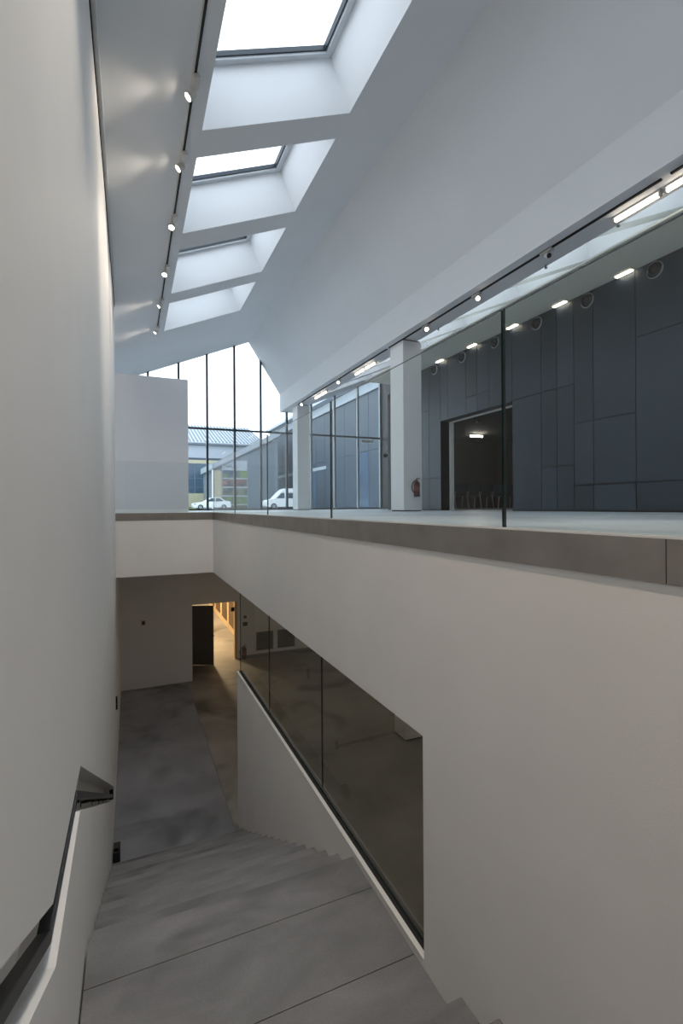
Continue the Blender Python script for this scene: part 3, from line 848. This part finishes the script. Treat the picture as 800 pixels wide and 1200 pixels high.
# slate-clad wing on the right of the yard
wg = thing('building', 'long slate-clad wing with a white roof band outside the gable window', 'building', (20, 45, ZGR))
XW = 22.0
MB().box(XW, XW + 12, 28, 80, ZGR, 11.4).build('wall', WINGM, wg)
MB().box(XW - .25, XW + 12, 27.5, 80.2, 11.4, 12.6).build('white_band', FACP, wg)
MB().box(XW - .9, XW + 12, 27, 80.6, 12.6, 13.0).build('roof_edge', ROOFM, wg)
for i in range(16):
    y = 28.5 + i * 3.0
    MB().box(XW - .05, XW - .001, y, y + 2.93, ZGR + 5.9, 11.38).build('cladding_panel', WINGM, wg)
    MB().box(XW - .05, XW - .001, y, y + 2.93, ZGR + .2, ZGR + 5.84).build('cladding_panel', WINGM if i % 5 else BLUEG, wg)
MB().box(XW - .08, XW - .051, 55, 76, 4.6, 5.0).build('ledge', FACP, wg)
# end wall with the picture banner
YW = 66.0
ew = thing('building', 'grey end building with a slanting roof line carrying the picture banner', 'building', (10, YW, ZGR))
MB().prism([(10.2, ZGR), (19, ZGR), (19, 9.8), (11.4, 5.7), (10.2, 5.1)], YW, YW + 10, 'y').build('wall', FACG, ew)
MB().prism([(9.8, 5.0), (11.4, 5.75), (19.2, 9.95), (19.2, 10.7), (11.2, 6.4), (9.8, 5.8)], YW - .4, YW + 10.2, 'y').build('roof_edge', FACP, ew)
MB().box(9.9, 10.05, YW - .3, YW - .15, ZGR, 5.0).build('downpipe', TRIMW, ew)
MB().box(10.2, 11.2, YW - .1, YW - .001, ZGR + .3, 4.9).build('cream_panel', FACC, ew)
bn = thing('banner', 'tall banner of five landscape pictures on the grey end building', 'banner', (12.9, YW - .1, ZGR))
bx0, bx1 = 11.25, 14.65
MB().box(bx0, bx1, YW - .16, YW - .102, -.25, 6.3).build('sheet', FACP, bn)
zz = 4.95
for i in range(5):
    MB().box(bx0 + .05, bx1 - .05, YW - .19, YW - .161, zz - .98, zz).build('picture', PHOTO[i], bn)
    zz -= 1.18
pts = [(bx0 + .35 + .16 * k, YW - .175, 5.5 + .16 * math.sin(k * 1.7)) for k in range(12)]
MB().tube(pts, .035, 6).build('scribble', WINGM, bn)

# far industrial hall with a corrugated roof
fh = thing('building', 'far industrial hall with a corrugated white roof and blue windows', 'building', (6, 90, ZGR))
YF = 84.0
MB().box(-14, 22, YF, YF + 18, ZGR, 10.9).build('wall', FACP, fh)
MB().box(-14, 22, YF - .05, YF - .001, 7.35, 7.95).build('cream_band', FACC, fh)
MB().box(-14, 22, YF - .5, YF - .001, 10.5, 10.9).build('gutter', FACG, fh)
MB().box(-14, 22, YF - .06, YF - .001, 7.95, 8.3).build('dark_band', WINGM, fh)
MB().add([(-14, YF - .6, 10.95), (22, YF - .6, 10.95), (22, YF + 14, 16.0), (-14, YF + 14, 16.0), (-14, YF - .6, 10.75), (22, YF - .6, 10.75), (22, YF + 14, 15.8), (-14, YF + 14, 15.8)],
         [(0, 1, 2, 3), (7, 6, 5, 4), (0, 4, 5, 1), (2, 6, 7, 3), (1, 5, 6, 2), (0, 3, 7, 4)]).build('roof', ROOFM, fh)
for i in range(60):
    x = -13.8 + i * .6
    MB().add([(x, YF - .62, 10.96), (x + .22, YF - .62, 10.96), (x + .22, YF + 14, 16.02), (x, YF + 14, 16.02), (x, YF - .62, 11.12), (x + .22, YF - .62, 11.12), (x + .22, YF + 14, 16.16), (x, YF + 14, 16.16)],
             [(0, 1, 5, 4), (4, 5, 6, 7), (1, 2, 6, 5), (3, 0, 4, 7)]).build('roof_rib', FACG, fh)
for i in range(6):
    x0 = -.6 + i * 2.1
    w = MB().box(x0, x0 + 2.0, YF - .12, YF - .051, 2.4, 7.3).build('window', BLUEG, fh)
    for j in range(2):
        MB().box(x0, x0 + 2.0, YF - .15, YF - .121, 3.3 + j * 1.5, 3.38 + j * 1.5).build('glazing_bar', FACG, w, loc=fh['_loc'])
MB().box(-14, 22, YF - .1, YF - .001, ZGR, 2.35).build('plinth', FACC, fh)

# parked vehicles
def vehicle(name, label, cat, x0, y, L, W, outline, cabin, wheels, r, flip=1):
    t = thing(name, label, cat, (x0 + L / 2, y, ZGR))
    z = lambda q: [(x0 + (p[0] if flip > 0 else L - p[0]), ZGR + p[1]) for p in q]
    MB().prism(z(outline), y, y + W, 'y').build('body', CARW, t, bevel=.06)
    for q in cabin:
        MB().prism(z(q), y - .012, y + W + .012, 'y').build('window', CARG, t)
    for wx in wheels:
        x = x0 + (wx if flip > 0 else L - wx)
        for yy in (y - .03, y + W - .2):
            w = MB().cyl((x, yy, ZGR + r), (x, yy + .23, ZGR + r), r, n=20).build('wheel', RUB, t)
            MB().cyl((x, yy - .01, ZGR + r), (x, yy + .001, ZGR + r), r * .6, n=14).build('hubcap', FIXG, w, loc=t['_loc'])
    MB().box(x0 - .03, x0 + L + .03, y + .05, y + W - .05, ZGR + .28, ZGR + .45).build('bumper', FIXG, t)
    hx = x0 + (.12 if flip > 0 else L - .34)
    MB().box(hx, hx + .22, y - .014, y + .1, ZGR + .62, ZGR + .75).build('headlamp', CHROME, t)
sedan = [(0, .3), (0, .68), (.15, .80), (1.25, .95), (2.0, 1.42), (3.1, 1.45), (3.75, 1.05), (4.35, .98), (4.4, .35), (4.2, .25), (.3, .22)]
vehicle('car', 'white saloon car parked in front of the far hall', 'car', 6.65, 58.5, 4.4, 1.75, sedan,
        [[(1.5, .97), (2.08, 1.36), (2.5, 1.38), (2.5, .98)], [(2.6, .98), (2.6, 1.38), (3.05, 1.38), (3.55, 1.03)]], (.85, 3.55), .31)
van = [(0, .35), (0, .95), (.25, 1.1), (1.0, 1.28), (1.75, 2.05), (2.3, 2.45), (5.2, 2.5), (5.4, 2.3), (5.4, .4), (5.2, .3), (.3, .28)]
vehicle('van', 'white van parked beside the slate-clad wing', 'van', 14.4, 55.0, 5.4, 1.95, van,
        [[(1.25, 1.3), (1.85, 1.92), (2.25, 1.95), (2.25, 1.3)], [(2.4, 1.3), (2.4, 1.95), (3.6, 1.95), (3.6, 1.3)]], (.95, 4.2), .36)

# ------------------------------------------------------------------ lift everything so that the lower floor lies at zero
for o in list(COL.objects):
    if '_loc' in o: del o['_loc']
    if o.parent is None:
        o.location.z += LIFT
